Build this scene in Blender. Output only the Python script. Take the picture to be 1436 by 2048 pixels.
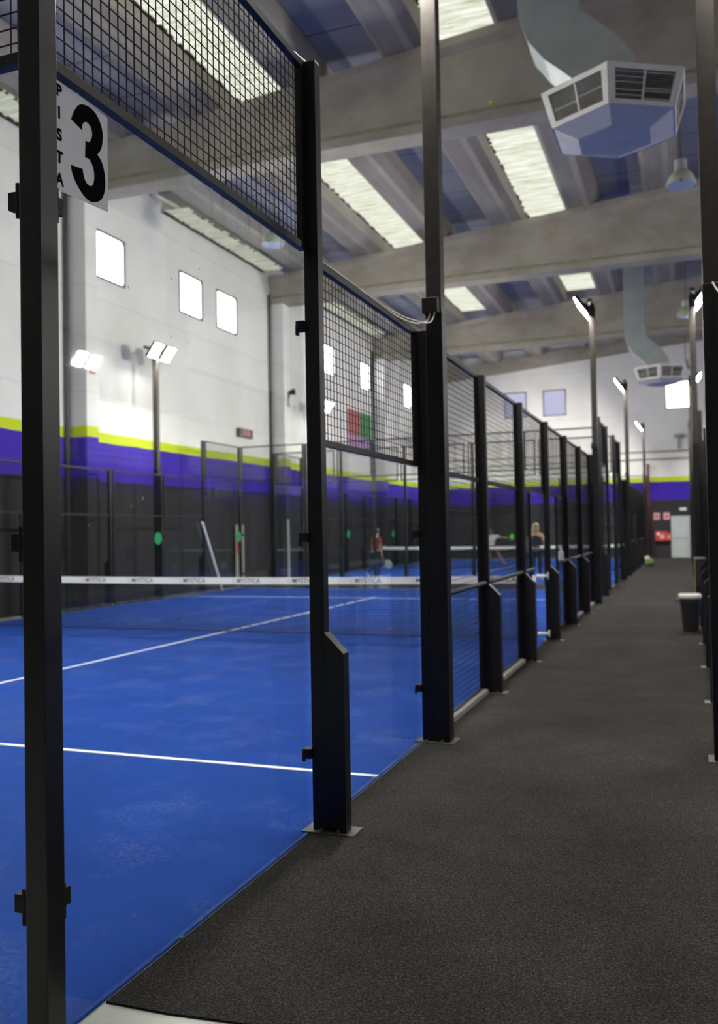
import bpy, bmesh, math, random
from mathutils import Vector, Matrix
PI = math.pi
SC = bpy.context.scene
for o in list(bpy.data.objects):
    bpy.data.objects.remove(o)

# ------------------------------------------------------------------ camera
CAM_LOC = Vector((1.8459, -2.1789, 1.5353))
YAW, PITCH, ROLL, FPX = 0.3568, 0.0223, -0.018, 1758.5
cd = bpy.data.cameras.new('camera'); cam = bpy.data.objects.new('camera', cd)
SC.collection.objects.link(cam)
cd.sensor_fit = 'VERTICAL'; cd.sensor_height = 36.0; cd.lens = FPX / 2048 * 36.0
cd.clip_start = 0.05; cd.clip_end = 200
R0 = Vector((math.cos(YAW), math.sin(YAW), 0)); H0 = Vector((-math.sin(YAW), math.cos(YAW), 0))
F0 = H0 * math.cos(PITCH) + Vector((0, 0, 1)) * math.sin(PITCH)
D0 = H0 * math.sin(PITCH) - Vector((0, 0, 1)) * math.cos(PITCH)
RR = R0 * math.cos(ROLL) - D0 * math.sin(ROLL); DD = R0 * math.sin(ROLL) + D0 * math.cos(ROLL)
M = Matrix((RR, -DD, -F0)).transposed().to_4x4(); M.translation = CAM_LOC
cam.matrix_world = M
cd.dof.use_dof = True; cd.dof.focus_distance = 3.3; cd.dof.aperture_fstop = 2.5
SC.camera = cam

# ------------------------------------------------------------------ exposure, world, light levels
SC.view_settings.view_transform = 'Standard'; SC.view_settings.look = 'None'
SC.view_settings.gamma = 1.0; SC.view_settings.use_curve_mapping = False
SC.view_settings.exposure = 0.0
SKY_E, WIN_E, LAMP_E = 1.10, 8.0, 800.0
w = bpy.data.worlds.new('world'); SC.world = w; w.use_nodes = True
w.node_tree.nodes['Background'].inputs[0].default_value = (0.55, 0.62, 0.75, 1)
w.node_tree.nodes['Background'].inputs[1].default_value = 0.25
SC.cycles.transparent_max_bounces = 40
SC.cycles.max_bounces = 7; SC.cycles.diffuse_bounces = 5; SC.cycles.glossy_bounces = 3
SC.cycles.sample_clamp_indirect = 6.0
SC.cycles.use_denoising = True
SC.cycles.caustics_reflective = False; SC.cycles.caustics_refractive = False

# ------------------------------------------------------------------ materials
def mat(name, col, rough=0.6, metal=0.0, spec=0.5, nscale=0, namt=0.0, bump=0.0, bscale=None, col2=None, coord='Object', stretch=None, detail=6):
    m = bpy.data.materials.new(name); m.use_nodes = True
    nt = m.node_tree; b = nt.nodes['Principled BSDF']
    b.inputs['Base Color'].default_value = (*col, 1); b.inputs['Roughness'].default_value = rough
    b.inputs['Metallic'].default_value = metal; b.inputs['Specular IOR Level'].default_value = spec
    if nscale:
        tc = nt.nodes.new('ShaderNodeTexCoord'); n = nt.nodes.new('ShaderNodeTexNoise')
        n.inputs['Scale'].default_value = nscale; n.inputs['Detail'].default_value = detail; n.inputs['Roughness'].default_value = 0.65
        src = tc.outputs[coord]
        if stretch:
            mp = nt.nodes.new('ShaderNodeMapping'); mp.inputs['Scale'].default_value = stretch
            nt.links.new(src, mp.inputs[0]); src = mp.outputs[0]
        nt.links.new(src, n.inputs['Vector'])
        r = nt.nodes.new('ShaderNodeValToRGB')
        c2 = col2 if col2 else tuple(c * (1 - namt) for c in col)
        r.color_ramp.elements[0].position = 0.35; r.color_ramp.elements[0].color = (*c2, 1)
        r.color_ramp.elements[1].position = 0.65; r.color_ramp.elements[1].color = (*col, 1)
        nt.links.new(n.outputs['Fac'], r.inputs[0]); nt.links.new(r.outputs[0], b.inputs['Base Color'])
        if bump:
            n2 = n
            if bscale:
                n2 = nt.nodes.new('ShaderNodeTexNoise'); n2.inputs['Scale'].default_value = bscale
                nt.links.new(src, n2.inputs['Vector'])
            bp = nt.nodes.new('ShaderNodeBump'); bp.inputs['Strength'].default_value = bump; bp.inputs['Distance'].default_value = 0.02
            nt.links.new(n2.outputs['Fac'], bp.inputs['Height']); nt.links.new(bp.outputs[0], b.inputs['Normal'])
    return m
def emis(name, col, strength):
    m = bpy.data.materials.new(name); m.use_nodes = True; nt = m.node_tree
    nt.nodes.remove(nt.nodes['Principled BSDF'])
    e = nt.nodes.new('ShaderNodeEmission'); e.inputs[0].default_value = (*col, 1); e.inputs[1].default_value = strength
    nt.links.new(e.outputs[0], nt.nodes['Material Output'].inputs[0])
    return m
BLACK = mat('black_paint', (0.007, 0.0065, 0.0065), 0.40, spec=0.4, nscale=14, namt=0.35)
POLEM = mat('semi_gloss_lit_pole', (0.055, 0.048, 0.042), 0.32, metal=.5, spec=0.6, nscale=9, namt=.3)  # black pole paint lightened: lamp spill and skylight brightness put into the colour
BLACKM = mat('black_wire', (0.004, 0.004, 0.004), 0.6, spec=.3)
PLATE = mat('galvanised_plate', (0.085, 0.085, 0.08), 0.55, metal=0.3, nscale=40, namt=0.4)
BOLT = mat('bolt_steel', (0.22, 0.21, 0.2), 0.4, metal=0.7)
CONC = mat('beam_concrete', (0.385, 0.36, 0.305), 0.9, spec=0.2, nscale=0.8, col2=(0.30, 0.26, 0.215), bump=0.25, bscale=18, stretch=(1, 1, 1.6))
RIBC = mat('rib_concrete', (0.35, 0.325, 0.295), 0.9, spec=0.2, nscale=0.9, col2=(0.27, 0.24, 0.21), stretch=(3, 0.5, 1))
PANELC = mat('fibre_cement', (0.36, 0.36, 0.38), 0.85, spec=0.2, nscale=0.8, namt=0.2)
METALG = mat('galvanised_duct', (0.42, 0.47, 0.47), 0.42, metal=0.55, nscale=2.5, namt=0.15)
CREAM = mat('cream_plastic', (0.72, 0.70, 0.64), 0.45, nscale=5, namt=0.12)
CREAM2 = mat('pale_louvre', (0.42, 0.42, 0.37), 0.5)
DARKIN = mat('dark_grille', (0.05, 0.047, 0.04), 0.6)
GRILLE = mat('louvre_blade', (0.16, 0.155, 0.13), 0.5, nscale=3, namt=.7)
WHITE = mat('white_paint', (0.8, 0.8, 0.78), 0.5)
LINE = mat('white_court_line', (0.72, 0.75, 0.80), 0.8, nscale=25, namt=0.15)
KERB = mat('grey_kerb', (0.33, 0.32, 0.3), 0.8, nscale=20, namt=0.3)
CABLE = mat('beige_cable', (0.62, 0.57, 0.45), 0.5)
RUBBER = mat('dark_rubber', (0.05, 0.05, 0.055), 0.35)
LENS = emis('lamp_lens', (1.0, 0.965, 0.90), LAMP_E)
WINE = emis('window_daylight', (0.93, 0.97, 1.0), WIN_E)
WINB = emis('window_bluish_daylight', (0.62, 0.62, 0.86), 0.85)

def painted_wall(name, zb=2.80, zy=3.67, zt=3.90):
    m = bpy.data.materials.new(name); m.use_nodes = True; nt = m.node_tree; b = nt.nodes['Principled BSDF']
    g = nt.nodes.new('ShaderNodeNewGeometry'); s = nt.nodes.new('ShaderNodeSeparateXYZ')
    nt.links.new(g.outputs['Position'], s.inputs[0])
    n = nt.nodes.new('ShaderNodeTexNoise'); n.inputs['Scale'].default_value = 1.5; n.inputs['Detail'].default_value = 5
    nt.links.new(g.outputs['Position'], n.inputs['Vector'])
    ad = nt.nodes.new('ShaderNodeMath'); ad.operation = 'MULTIPLY_ADD'; ad.inputs[1].default_value = 0.06; ad.inputs[2].default_value = -0.03
    nt.links.new(n.outputs['Fac'], ad.inputs[0])
    z = nt.nodes.new('ShaderNodeMath'); z.operation = 'ADD'; nt.links.new(s.outputs[2], z.inputs[0]); nt.links.new(ad.outputs[0], z.inputs[1])
    dv = nt.nodes.new('ShaderNodeMath'); dv.operation = 'DIVIDE'; dv.inputs[1].default_value = 12.0; nt.links.new(z.outputs[0], dv.inputs[0])
    r = nt.nodes.new('ShaderNodeValToRGB'); r.color_ramp.interpolation = 'CONSTANT'
    e = r.color_ramp.elements; e[0].position = 0; e[0].color = (0.034, 0.030, 0.033, 1)
    e[1].position = zb / 12; e[1].color = (0.052, 0.020, 0.40, 1)
    x = e.new(zy / 12); x.color = (0.60, 0.72, 0.02, 1)
    x = e.new(zt / 12); x.color = (0.85, 0.84, 0.80, 1)
    nt.links.new(dv.outputs[0], r.inputs[0])
    # large precast panels: faint joints, patchy paint
    mp = nt.nodes.new('ShaderNodeMapping'); mp.inputs['Rotation'].default_value = (PI / 2, 0, 0)
    br = nt.nodes.new('ShaderNodeTexBrick'); br.offset = 0.0
    br.inputs['Scale'].default_value = 1.0; br.inputs['Brick Width'].default_value = 30.0; br.inputs['Row Height'].default_value = 2.35
    br.inputs['Mortar Size'].default_value = 0.012; br.inputs['Color1'].default_value = (1, 1, 1, 1); br.inputs['Color2'].default_value = (0.97, 0.97, 0.97, 1)
    br.inputs['Mortar'].default_value = (0.82, 0.82, 0.82, 1)
    cb = nt.nodes.new('ShaderNodeCombineXYZ'); nt.links.new(s.outputs[1], cb.inputs[0]); nt.links.new(s.outputs[2], cb.inputs[1])
    nt.links.new(cb.outputs[0], br.inputs['Vector'])
    mx = nt.nodes.new('ShaderNodeMixRGB'); mx.blend_type = 'MULTIPLY'; mx.inputs[0].default_value = 1
    nt.links.new(r.outputs[0], mx.inputs[1]); nt.links.new(br.outputs[0], mx.inputs[2])
    n2 = nt.nodes.new('ShaderNodeTexNoise'); n2.inputs['Scale'].default_value = 0.6; n2.inputs['Detail'].default_value = 7
    nt.links.new(g.outputs['Position'], n2.inputs['Vector'])
    r2 = nt.nodes.new('ShaderNodeValToRGB'); r2.color_ramp.elements[0].position = 0.3; r2.color_ramp.elements[0].color = (0.88, 0.87, 0.85, 1)
    r2.color_ramp.elements[1].position = 0.6; nt.links.new(n2.outputs['Fac'], r2.inputs[0])
    m2 = nt.nodes.new('ShaderNodeMixRGB'); m2.blend_type = 'MULTIPLY'; m2.inputs[0].default_value = 1
    nt.links.new(mx.outputs[0], m2.inputs[1]); nt.links.new(r2.outputs[0], m2.inputs[2])
    nt.links.new(m2.outputs[0], b.inputs['Base Color'])
    b.inputs['Roughness'].default_value = 0.75; b.inputs['Specular IOR Level'].default_value = 0.25
    return m
WALL = painted_wall('painted_wall')

def turf_mat():
    m = bpy.data.materials.new('blue_turf'); m.use_nodes = True; nt = m.node_tree; b = nt.nodes['Principled BSDF']
    g = nt.nodes.new('ShaderNodeNewGeometry')
    def noise(sc, de=8, ro=.6):
        n = nt.nodes.new('ShaderNodeTexNoise'); n.inputs['Scale'].default_value = sc; n.inputs['Detail'].default_value = de; n.inputs['Roughness'].default_value = ro
        nt.links.new(g.outputs['Position'], n.inputs['Vector']); return n
    a = noise(1.2); r = nt.nodes.new('ShaderNodeValToRGB')
    r.color_ramp.elements[0].position = .3; r.color_ramp.elements[0].color = (0.001, 0.038, 0.27, 1)
    r.color_ramp.elements[1].position = .75; r.color_ramp.elements[1].color = (0.003, 0.060, 0.36, 1)
    nt.links.new(a.outputs['Fac'], r.inputs[0])
    f = noise(160, 3, .8); rf = nt.nodes.new('ShaderNodeValToRGB')
    rf.color_ramp.elements[0].position = .35; rf.color_ramp.elements[0].color = (.72, .72, .72, 1); rf.color_ramp.elements[1].position = .68
    nt.links.new(f.outputs['Fac'], rf.inputs[0])
    mu = nt.nodes.new('ShaderNodeMixRGB'); mu.blend_type = 'MULTIPLY'; mu.inputs[0].default_value = 1
    nt.links.new(r.outputs[0], mu.inputs[1]); nt.links.new(rf.outputs[0], mu.inputs[2])
    # pale sand scuffs: patch mask times grain
    p = noise(1.7, 4, .6); rp = nt.nodes.new('ShaderNodeValToRGB'); rp.color_ramp.elements[0].position = .50; rp.color_ramp.elements[1].position = .70
    nt.links.new(p.outputs['Fac'], rp.inputs[0])
    q = noise(38, 8, .8); rq = nt.nodes.new('ShaderNodeValToRGB'); rq.color_ramp.elements[0].position = .46; rq.color_ramp.elements[1].position = .72
    nt.links.new(q.outputs['Fac'], rq.inputs[0])
    ml = nt.nodes.new('ShaderNodeMath'); ml.operation = 'MULTIPLY'; nt.links.new(rp.outputs[0], ml.inputs[0]); nt.links.new(rq.outputs[0], ml.inputs[1])
    m3 = nt.nodes.new('ShaderNodeMath'); m3.operation = 'MULTIPLY'; m3.inputs[1].default_value = .30; nt.links.new(ml.outputs[0], m3.inputs[0])
    mx = nt.nodes.new('ShaderNodeMixRGB'); mx.inputs[2].default_value = (.40, .46, .60, 1)
    nt.links.new(m3.outputs[0], mx.inputs[0]); nt.links.new(mu.outputs[0], mx.inputs[1]); nt.links.new(mx.outputs[0], b.inputs['Base Color'])
    b.inputs['Roughness'].default_value = .95; b.inputs['Specular IOR Level'].default_value = .15
    bp = nt.nodes.new('ShaderNodeBump'); bp.inputs['Strength'].default_value = .5; bp.inputs['Distance'].default_value = .01
    nt.links.new(f.outputs['Fac'], bp.inputs['Height']); nt.links.new(bp.outputs[0], b.inputs['Normal'])
    return m
TURF = turf_mat()

def carpet_mat():
    m = bpy.data.materials.new('grey_carpet'); m.use_nodes = True; nt = m.node_tree; b = nt.nodes['Principled BSDF']
    g = nt.nodes.new('ShaderNodeNewGeometry')
    def noise(sc, de=4, ro=.6):
        n = nt.nodes.new('ShaderNodeTexNoise'); n.inputs['Scale'].default_value = sc; n.inputs['Detail'].default_value = de; n.inputs['Roughness'].default_value = ro
        nt.links.new(g.outputs['Position'], n.inputs['Vector']); return n
    f = noise(120, 5, .75); r = nt.nodes.new('ShaderNodeValToRGB'); e = r.color_ramp.elements
    e[0].position = .36; e[0].color = (0.010, 0.009, 0.009, 1); e[1].position = .72; e[1].color = (0.18, 0.158, 0.142, 1)
    x = e.new(.54); x.color = (0.048, 0.043, 0.040, 1)
    nt.links.new(f.outputs['Fac'], r.inputs[0])
    a = noise(1.6, 5, .6); ra = nt.nodes.new('ShaderNodeValToRGB'); ra.color_ramp.elements[0].position = .3; ra.color_ramp.elements[0].color = (.60, .61, .64, 1); ra.color_ramp.elements[1].position = .7
    nt.links.new(a.outputs['Fac'], ra.inputs[0])
    mu = nt.nodes.new('ShaderNodeMixRGB'); mu.blend_type = 'MULTIPLY'; mu.inputs[0].default_value = 1
    nt.links.new(r.outputs[0], mu.inputs[1]); nt.links.new(ra.outputs[0], mu.inputs[2]); nt.links.new(mu.outputs[0], b.inputs['Base Color'])
    b.inputs['Roughness'].default_value = .95; b.inputs['Specular IOR Level'].default_value = .1
    bp = nt.nodes.new('ShaderNodeBump'); bp.inputs['Strength'].default_value = .8; bp.inputs['Distance'].default_value = .012
    nt.links.new(f.outputs['Fac'], bp.inputs['Height']); nt.links.new(bp.outputs[0], b.inputs['Normal'])
    return m
CARPET = carpet_mat()
SLAB = mat('pale_screed', (0.44, 0.47, 0.43), 0.5, nscale=3, namt=0.18)

def glass_mat(name, streaks=False):
    m = bpy.data.materials.new(name); m.use_nodes = True; nt = m.node_tree; nt.nodes.remove(nt.nodes['Principled BSDF'])
    out = nt.nodes['Material Output']
    t = nt.nodes.new('ShaderNodeBsdfTransparent'); t.inputs[0].default_value = (0.965, 0.985, 0.98, 1)
    gl = nt.nodes.new('ShaderNodeBsdfGlossy'); gl.inputs['Roughness'].default_value = 0.02; gl.inputs[0].default_value = (.9, .95, 1, 1)
    lw = nt.nodes.new('ShaderNodeLayerWeight'); lw.inputs[0].default_value = 0.5
    pw = nt.nodes.new('ShaderNodeMath'); pw.operation = 'POWER'; pw.inputs[1].default_value = 5.0; nt.links.new(lw.outputs['Facing'], pw.inputs[0])
    fr = nt.nodes.new('ShaderNodeMath'); fr.operation = 'MULTIPLY_ADD'; fr.inputs[1].default_value = 0.85; fr.inputs[2].default_value = 0.016; nt.links.new(pw.outputs[0], fr.inputs[0])
    mx = nt.nodes.new('ShaderNodeMixShader'); nt.links.new(fr.outputs[0], mx.inputs[0]); nt.links.new(t.outputs[0], mx.inputs[1]); nt.links.new(gl.outputs[0], mx.inputs[2])
    last = mx
    if streaks:
        g = nt.nodes.new('ShaderNodeNewGeometry'); s = nt.nodes.new('ShaderNodeSeparateXYZ'); nt.links.new(g.outputs['Position'], s.inputs[0])
        mp = nt.nodes.new('ShaderNodeMapping'); mp.inputs['Scale'].default_value = (24, 24, 1.6)
        nt.links.new(g.outputs['Position'], mp.inputs[0])
        n = nt.nodes.new('ShaderNodeTexNoise'); n.inputs['Scale'].default_value = 1.0; n.inputs['Detail'].default_value = 6; nt.links.new(mp.outputs[0], n.inputs['Vector'])
        r = nt.nodes.new('ShaderNodeValToRGB'); r.color_ramp.elements[0].position = .56; r.color_ramp.elements[1].position = .72; nt.links.new(n.outputs['Fac'], r.inputs[0])
        h = nt.nodes.new('ShaderNodeMapRange'); h.inputs['From Min'].default_value = 2.82; h.inputs['From Max'].default_value = 3.0; nt.links.new(s.outputs[2], h.inputs[0])
        p = nt.nodes.new('ShaderNodeMath'); p.operation = 'MULTIPLY'; nt.links.new(r.outputs[0], p.inputs[0]); nt.links.new(h.outputs[0], p.inputs[1])
        sp = nt.nodes.new('ShaderNodeTexNoise'); sp.inputs['Scale'].default_value = 28; sp.inputs['Detail'].default_value = 2; nt.links.new(g.outputs['Position'], sp.inputs['Vector'])
        rs = nt.nodes.new('ShaderNodeValToRGB'); rs.color_ramp.elements[0].position = .76; rs.color_ramp.elements[1].position = .80; nt.links.new(sp.outputs['Fac'], rs.inputs[0])
        k = nt.nodes.new('ShaderNodeMath'); k.operation = 'MULTIPLY_ADD'; k.inputs[1].default_value = .5; k.inputs[2].default_value = 0.005; nt.links.new(p.outputs[0], k.inputs[0])
        k2 = nt.nodes.new('ShaderNodeMath'); k2.operation = 'MULTIPLY_ADD'; k2.inputs[1].default_value = .35; nt.links.new(rs.outputs[0], k2.inputs[0]); nt.links.new(k.outputs[0], k2.inputs[2])
        d = nt.nodes.new('ShaderNodeBsdfDiffuse'); d.inputs[0].default_value = (.7, .75, .78, 1)
        m2 = nt.nodes.new('ShaderNodeMixShader'); nt.links.new(k2.outputs[0], m2.inputs[0]); nt.links.new(mx.outputs[0], m2.inputs[1]); nt.links.new(d.outputs[0], m2.inputs[2]); last = m2
    nt.links.new(last.outputs[0], out.inputs[0])
    return m
GLASS = glass_mat('court_glass'); GLASSD = glass_mat('court_glass_smeared', True)

def skylight_mat(name='corrugated_skylight', e_=1.0):
    m = bpy.data.materials.new(name); m.use_nodes = True; nt = m.node_tree; nt.nodes.remove(nt.nodes['Principled BSDF'])
    g = nt.nodes.new('ShaderNodeNewGeometry')
    mp = nt.nodes.new('ShaderNodeMapping'); mp.inputs['Scale'].default_value = (0.9, 9.5, 1); mp.inputs['Rotation'].default_value = (0, 0, 0.12)
    nt.links.new(g.outputs['Position'], mp.inputs[0])
    n = nt.nodes.new('ShaderNodeTexNoise'); n.inputs['Scale'].default_value = 1.3; n.inputs['Detail'].default_value = 8; n.inputs['Roughness'].default_value = .7
    nt.links.new(mp.outputs[0], n.inputs['Vector'])
    r = nt.nodes.new('ShaderNodeValToRGB'); e = r.color_ramp.elements
    e[0].position = .33; e[0].color = (0.40, 0.39, 0.27, 1); e[1].position = .66; e[1].color = (1.0, 1.0, 0.93, 1)
    x = e.new(.5); x.color = (0.76, 0.78, 0.64, 1)
    nt.links.new(n.outputs['Fac'], r.inputs[0])
    em = nt.nodes.new('ShaderNodeEmission'); em.inputs[1].default_value = SKY_E*e_
    nt.links.new(r.outputs[0], em.inputs[0]); nt.links.new(em.outputs[0], nt.nodes['Material Output'].inputs[0])
    return m
SKYL = skylight_mat(); SKYLD = skylight_mat('grimy_skylight', .6)

# ------------------------------------------------------------------ mesh helpers
class MB:
    def __init__(s): s.v = []; s.f = []
    def box(s, x0, x1, y0, y1, z0, z1):
        n = len(s.v); s.v += [(x, y, z) for z in (z0, z1) for y in (y0, y1) for x in (x0, x1)]
        s.f += [(n, n+2, n+3, n+1), (n+4, n+5, n+7, n+6), (n, n+1, n+5, n+4), (n+2, n+6, n+7, n+3), (n, n+4, n+6, n+2), (n+1, n+3, n+7, n+5)]
        return s
    def prism(s, poly, a, b, axis='y'):
        """poly of 2-D points extruded from a to b along an axis; for y the points are (x,z), for x (y,z), for z (x,y)"""
        n = len(s.v); k = len(poly)
        P = {'y': lambda p, t: (p[0], t, p[1]), 'x': lambda p, t: (t, p[0], p[1]), 'z': lambda p, t: (p[0], p[1], t)}[axis]
        s.v += [P(p, a) for p in poly] + [P(p, b) for p in poly]
        s.f += [tuple(range(n, n+k)), tuple(range(n+2*k-1, n+k-1, -1))]
        s.f += [(n+i, n+k+i, n+k+(i+1) % k, n+(i+1) % k) for i in range(k)]
        return s
    def loft(s, rings, cap=True):
        n = len(s.v); k = len(rings[0])
        for r in rings: s.v += [tuple(p) for p in r]
        for j in range(len(rings)-1):
            for i in range(k):
                a, b = n+j*k+i, n+j*k+(i+1) % k
                s.f.append((a, b, b+k, a+k))
        if cap: s.f += [tuple(range(n+k-1, n-1, -1)), tuple(range(n+(len(rings)-1)*k, n+len(rings)*k))]
        return s
    def tube(s, pts, r, k=8):
        pts = [Vector(p) for p in pts]; rs = r if isinstance(r, (list, tuple)) else [r]*len(pts); rings = []
        for i, p in enumerate(pts):
            d = (pts[min(i+1, len(pts)-1)] - pts[max(i-1, 0)]).normalized()
            u = d.cross(Vector((0, 0, 1)));
            if u.length < 1e-3: u = d.cross(Vector((0, 1, 0)))
            u.normalize(); v = d.cross(u)
            rings.append([p + (u*math.cos(2*PI*j/k) + v*math.sin(2*PI*j/k))*rs[i] for j in range(k)])
        return s.loft(rings)
    def ball(s, c, r, k=12, sc=(1, 1, 1)):
        c = Vector(c); rings = []
        for j in range(1, k//2+1):
            t = PI*j/(k//2+1)
            rings.append([(c.x+sc[0]*r*math.sin(t)*math.cos(2*PI*i/k), c.y+sc[1]*r*math.sin(t)*math.sin(2*PI*i/k), c.z+sc[2]*r*math.cos(t)) for i in range(k)])
        return s.loft(rings)
    def obj(s, name, m, parent=None, smooth=False, bevel=0, loc=None):
        me = bpy.data.meshes.new(name); me.from_pydata(s.v, [], s.f); me.update()
        bm = bmesh.new(); bm.from_mesh(me); bmesh.ops.recalc_face_normals(bm, faces=bm.faces); bm.to_mesh(me); bm.free()
        if smooth: me.polygons.foreach_set('use_smooth', [True]*len(me.polygons))
        me.materials.append(m)
        o = bpy.data.objects.new(name, me); SC.collection.objects.link(o)
        if parent: o.parent = parent
        if loc: o.location = loc
        if bevel:
            b = o.modifiers.new('bevel', 'BEVEL'); b.width = bevel; b.segments = 2; b.limit_method = 'ANGLE'
        return o
def tag(o, label=None, cat=None, group=None, kind=None):
    if label: o['label'] = label
    if cat: o['category'] = cat
    if group: o['group'] = group
    if kind: o['kind'] = kind
    return o
def empty(name, loc=(0, 0, 0), rz=0, label=None, cat=None, group=None):
    o = bpy.data.objects.new(name, None); SC.collection.objects.link(o); o.location = loc; o.rotation_euler.z = rz
    o.empty_display_size = .1
    return tag(o, label, cat, group)
def struct(mb, name, m, **k):
    o = mb.obj(name, m, **k); o['kind'] = 'structure'; return o
def copy_tree(o, parent=None):
    c = o.copy(); SC.collection.objects.link(c); c.parent = parent
    for ch in o.children: copy_tree(ch, c)
    return c
def text_mesh(s, size, depth=0.0, offset=0.0):
    cu = bpy.data.curves.new('lettering', 'FONT'); cu.body = s; cu.size = size; cu.align_x = 'CENTER'; cu.align_y = 'CENTER'
    cu.extrude = depth; cu.offset = offset; cu.resolution_u = 4
    t = bpy.data.objects.new('lettering', cu); SC.collection.objects.link(t)
    dg = bpy.context.evaluated_depsgraph_get(); me = bpy.data.meshes.new_from_object(t.evaluated_get(dg))
    bpy.data.objects.remove(t); bpy.data.curves.remove(cu)
    return me
def text_obj(name, s, size, m, parent, mtx, depth=0.0005, offset=0.0):
    me = text_mesh(s, size, depth, offset); me.materials.clear(); me.materials.append(m)
    me.transform(mtx); o = bpy.data.objects.new(name, me); SC.collection.objects.link(o); o.parent = parent
    return o
def face_x(x, y, z):      # text plane seen from +x, reading along +y
    return Matrix(((0, 0, 1, x), (1, 0, 0, y), (0, 1, 0, z), (0, 0, 0, 1)))
def face_ny(x, y, z):     # text plane seen from -y, reading along +x
    return Matrix(((1, 0, 0, x), (0, 0, -1, y), (0, 1, 0, z), (0, 0, 0, 1)))

# ------------------------------------------------------------------ the hall
XL, XR, YN, YB = -10.8, 14.5, -12.0, 43.2
def ztop(x): return 10.42 + 0.088 * (min(x, 9.0) + 4.8) - max(0, x-9.0)*0.088
struct(MB().box(XL-.3, XR+.3, YN-.3, YB+.3, -.3, -.005), 'floor', SLAB)
# side wall toward the windows: one wall with real openings
WZ0, WZ1 = 7.53, 8.67
WIN_Y = [(-2.0, -0.8), (4.3, 5.5), (8.2, 9.4), (14.62, 15.76), (18.2, 19.4), (20.2, 21.42), (28.12, 29.32), (32.16, 33.36), (38.18, 39.4)]
wl = MB(); wl.box(XL-.3, XL, YN, YB, -.012, WZ0); wl.box(XL-.3, XL, YN, YB, WZ1, 11.5)
y = YN
for a, b in WIN_Y: wl.box(XL-.3, XL, y, a, WZ0, WZ1); y = b
wl.box(XL-.3, XL, y, YB, WZ0, WZ1)
struct(wl, 'wall_left', WALL)
BW = [(-6.9, -5.75, 7.32, 8.58), (-4.92, -3.76, 7.26, 8.56), (1.01, 2.15, 7.25, 8.55), (6.0, 7.15, 7.25, 8.55)]
wb = MB(); wb.box(XL, XR, YB, YB+.3, -.012, 7.25); wb.box(XL, XR, YB, YB+.3, 8.58, 12.5)
x = XL
for a, b, c, d in BW: wb.box(x, a, YB, YB+.3, 7.25, 8.58); x = b
wb.box(x, XR, YB, YB+.3, 7.25, 8.58)
struct(wb, 'wall_back', WALL)
struct(MB().box(XR, XR+.3, YN, YB, -.012, 12.5), 'wall_right', WALL)
struct(MB().box(XL, XR, YN-.3, YN, -.012, 12.5), 'wall_front', WALL)
WFRAME = mat('dark_window_frame', (0.06, 0.055, 0.06), 0.5)
def window(n, mtx, wdt, hgt, glassm):
    root = bpy.data.objects.new('window_%d' % n, None); SC.collection.objects.link(root); root['kind'] = 'structure'; root.matrix_world = mtx
    f = MB(); t = .045
    f.box(0, wdt, -.02, .05, 0, t); f.box(0, wdt, -.02, .05, hgt-t, hgt); f.box(0, t, -.02, .05, t, hgt-t); f.box(wdt-t, wdt, -.02, .05, t, hgt-t)
    f.obj('window_frame', WFRAME, root)
    r = .09; pts = []
    for cx, cz, a0 in ((wdt-t-r, hgt-t-r, 0), (t+r, hgt-t-r, 90), (t+r, t+r, 180), (wdt-t-r, t+r, 270)):
        pts += [(cx+r*math.cos(math.radians(a0+q)), cz+r*math.sin(math.radians(a0+q))) for q in (0, 30, 60, 90)]
    MB().prism(pts, .02, .035).obj('pane', glassm, root)
    MB().box(t*.5, wdt-t*.5, .04, .05, t*.5, hgt-t*.5).obj('backing', WFRAME, root)
n = 1
for a, b in WIN_Y:
    window(n, Matrix.Translation((XL-.0, a, WZ0)) @ Matrix.Rotation(PI/2, 4, 'Z'), b-a, WZ1-WZ0, WINE); n += 1
for i, (a, b, c, d) in enumerate(BW):
    window(n, Matrix.Translation((a, YB, 7.25)), b-a, 1.33, WINB if i < 2 else WINE); n += 1
# columns and beams
BEAM_Y = [-6.5, 3.55, 13.6, 23.65, 33.75]
GROOVE = mat('stained_ledge', (0.26, 0.27, 0.18), 0.9, nscale=3, namt=0.35)
for by in BEAM_Y:
    c = struct(MB().box(XL, XL+.5, by-.0, by+.42, -.012, 9.25), 'column', WALL, bevel=.01)
    struct(MB().box(XR-.5, XR, by, by+.42, -.012, 9.25), 'column', WALL)
    zb = 9.0
    prof = []; m = MB()
    xs = [XL+.1, XR-.1]
    rings = []
    xx = [XL+.02, -4, 4, 9.0, XR-.02]
    for xq in xx:
        zt = ztop(xq)
        rings.append([(xq, by-.02, zb), (xq, by+.52, zb), (xq, by+.52, zb+.17), (xq, by+.46, zb+.24), (xq, by+.46, zt-.3), (xq, by+.56, zt-.16), (xq, by+.56, zt),
                      (xq, by-.06, zt), (xq, by-.06, zt-.16), (xq, by+.04, zt-.3), (xq, by+.04, zb+.24), (xq, by-.02, zb+.17)])
    m.loft(rings); b = struct(m, 'ceiling_beam', CONC)
    g = MB().box(XL+.1, XR-.1, by-.005, by+.038, zb+.185, zb+.25); gg = g.obj('ledge', GROOVE, b)
    pp = MB().tube([(XL+.05, by-.09, .0), (XL+.05, by-.09, 9.3)], .055, 10); struct(pp, 'trim_%d' % (BEAM_Y.index(by)+1), PLATE, smooth=True)
# sloping beam on the back wall
m = MB(); m.loft([[(xq, YB-.28, ztop(xq)-.62), (xq, YB, ztop(xq)-.62), (xq, YB, ztop(xq)), (xq, YB-.28, ztop(xq))] for xq in (XL, 4, 9, XR)])
struct(m, 'ceiling_beam', CONC)
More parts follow.
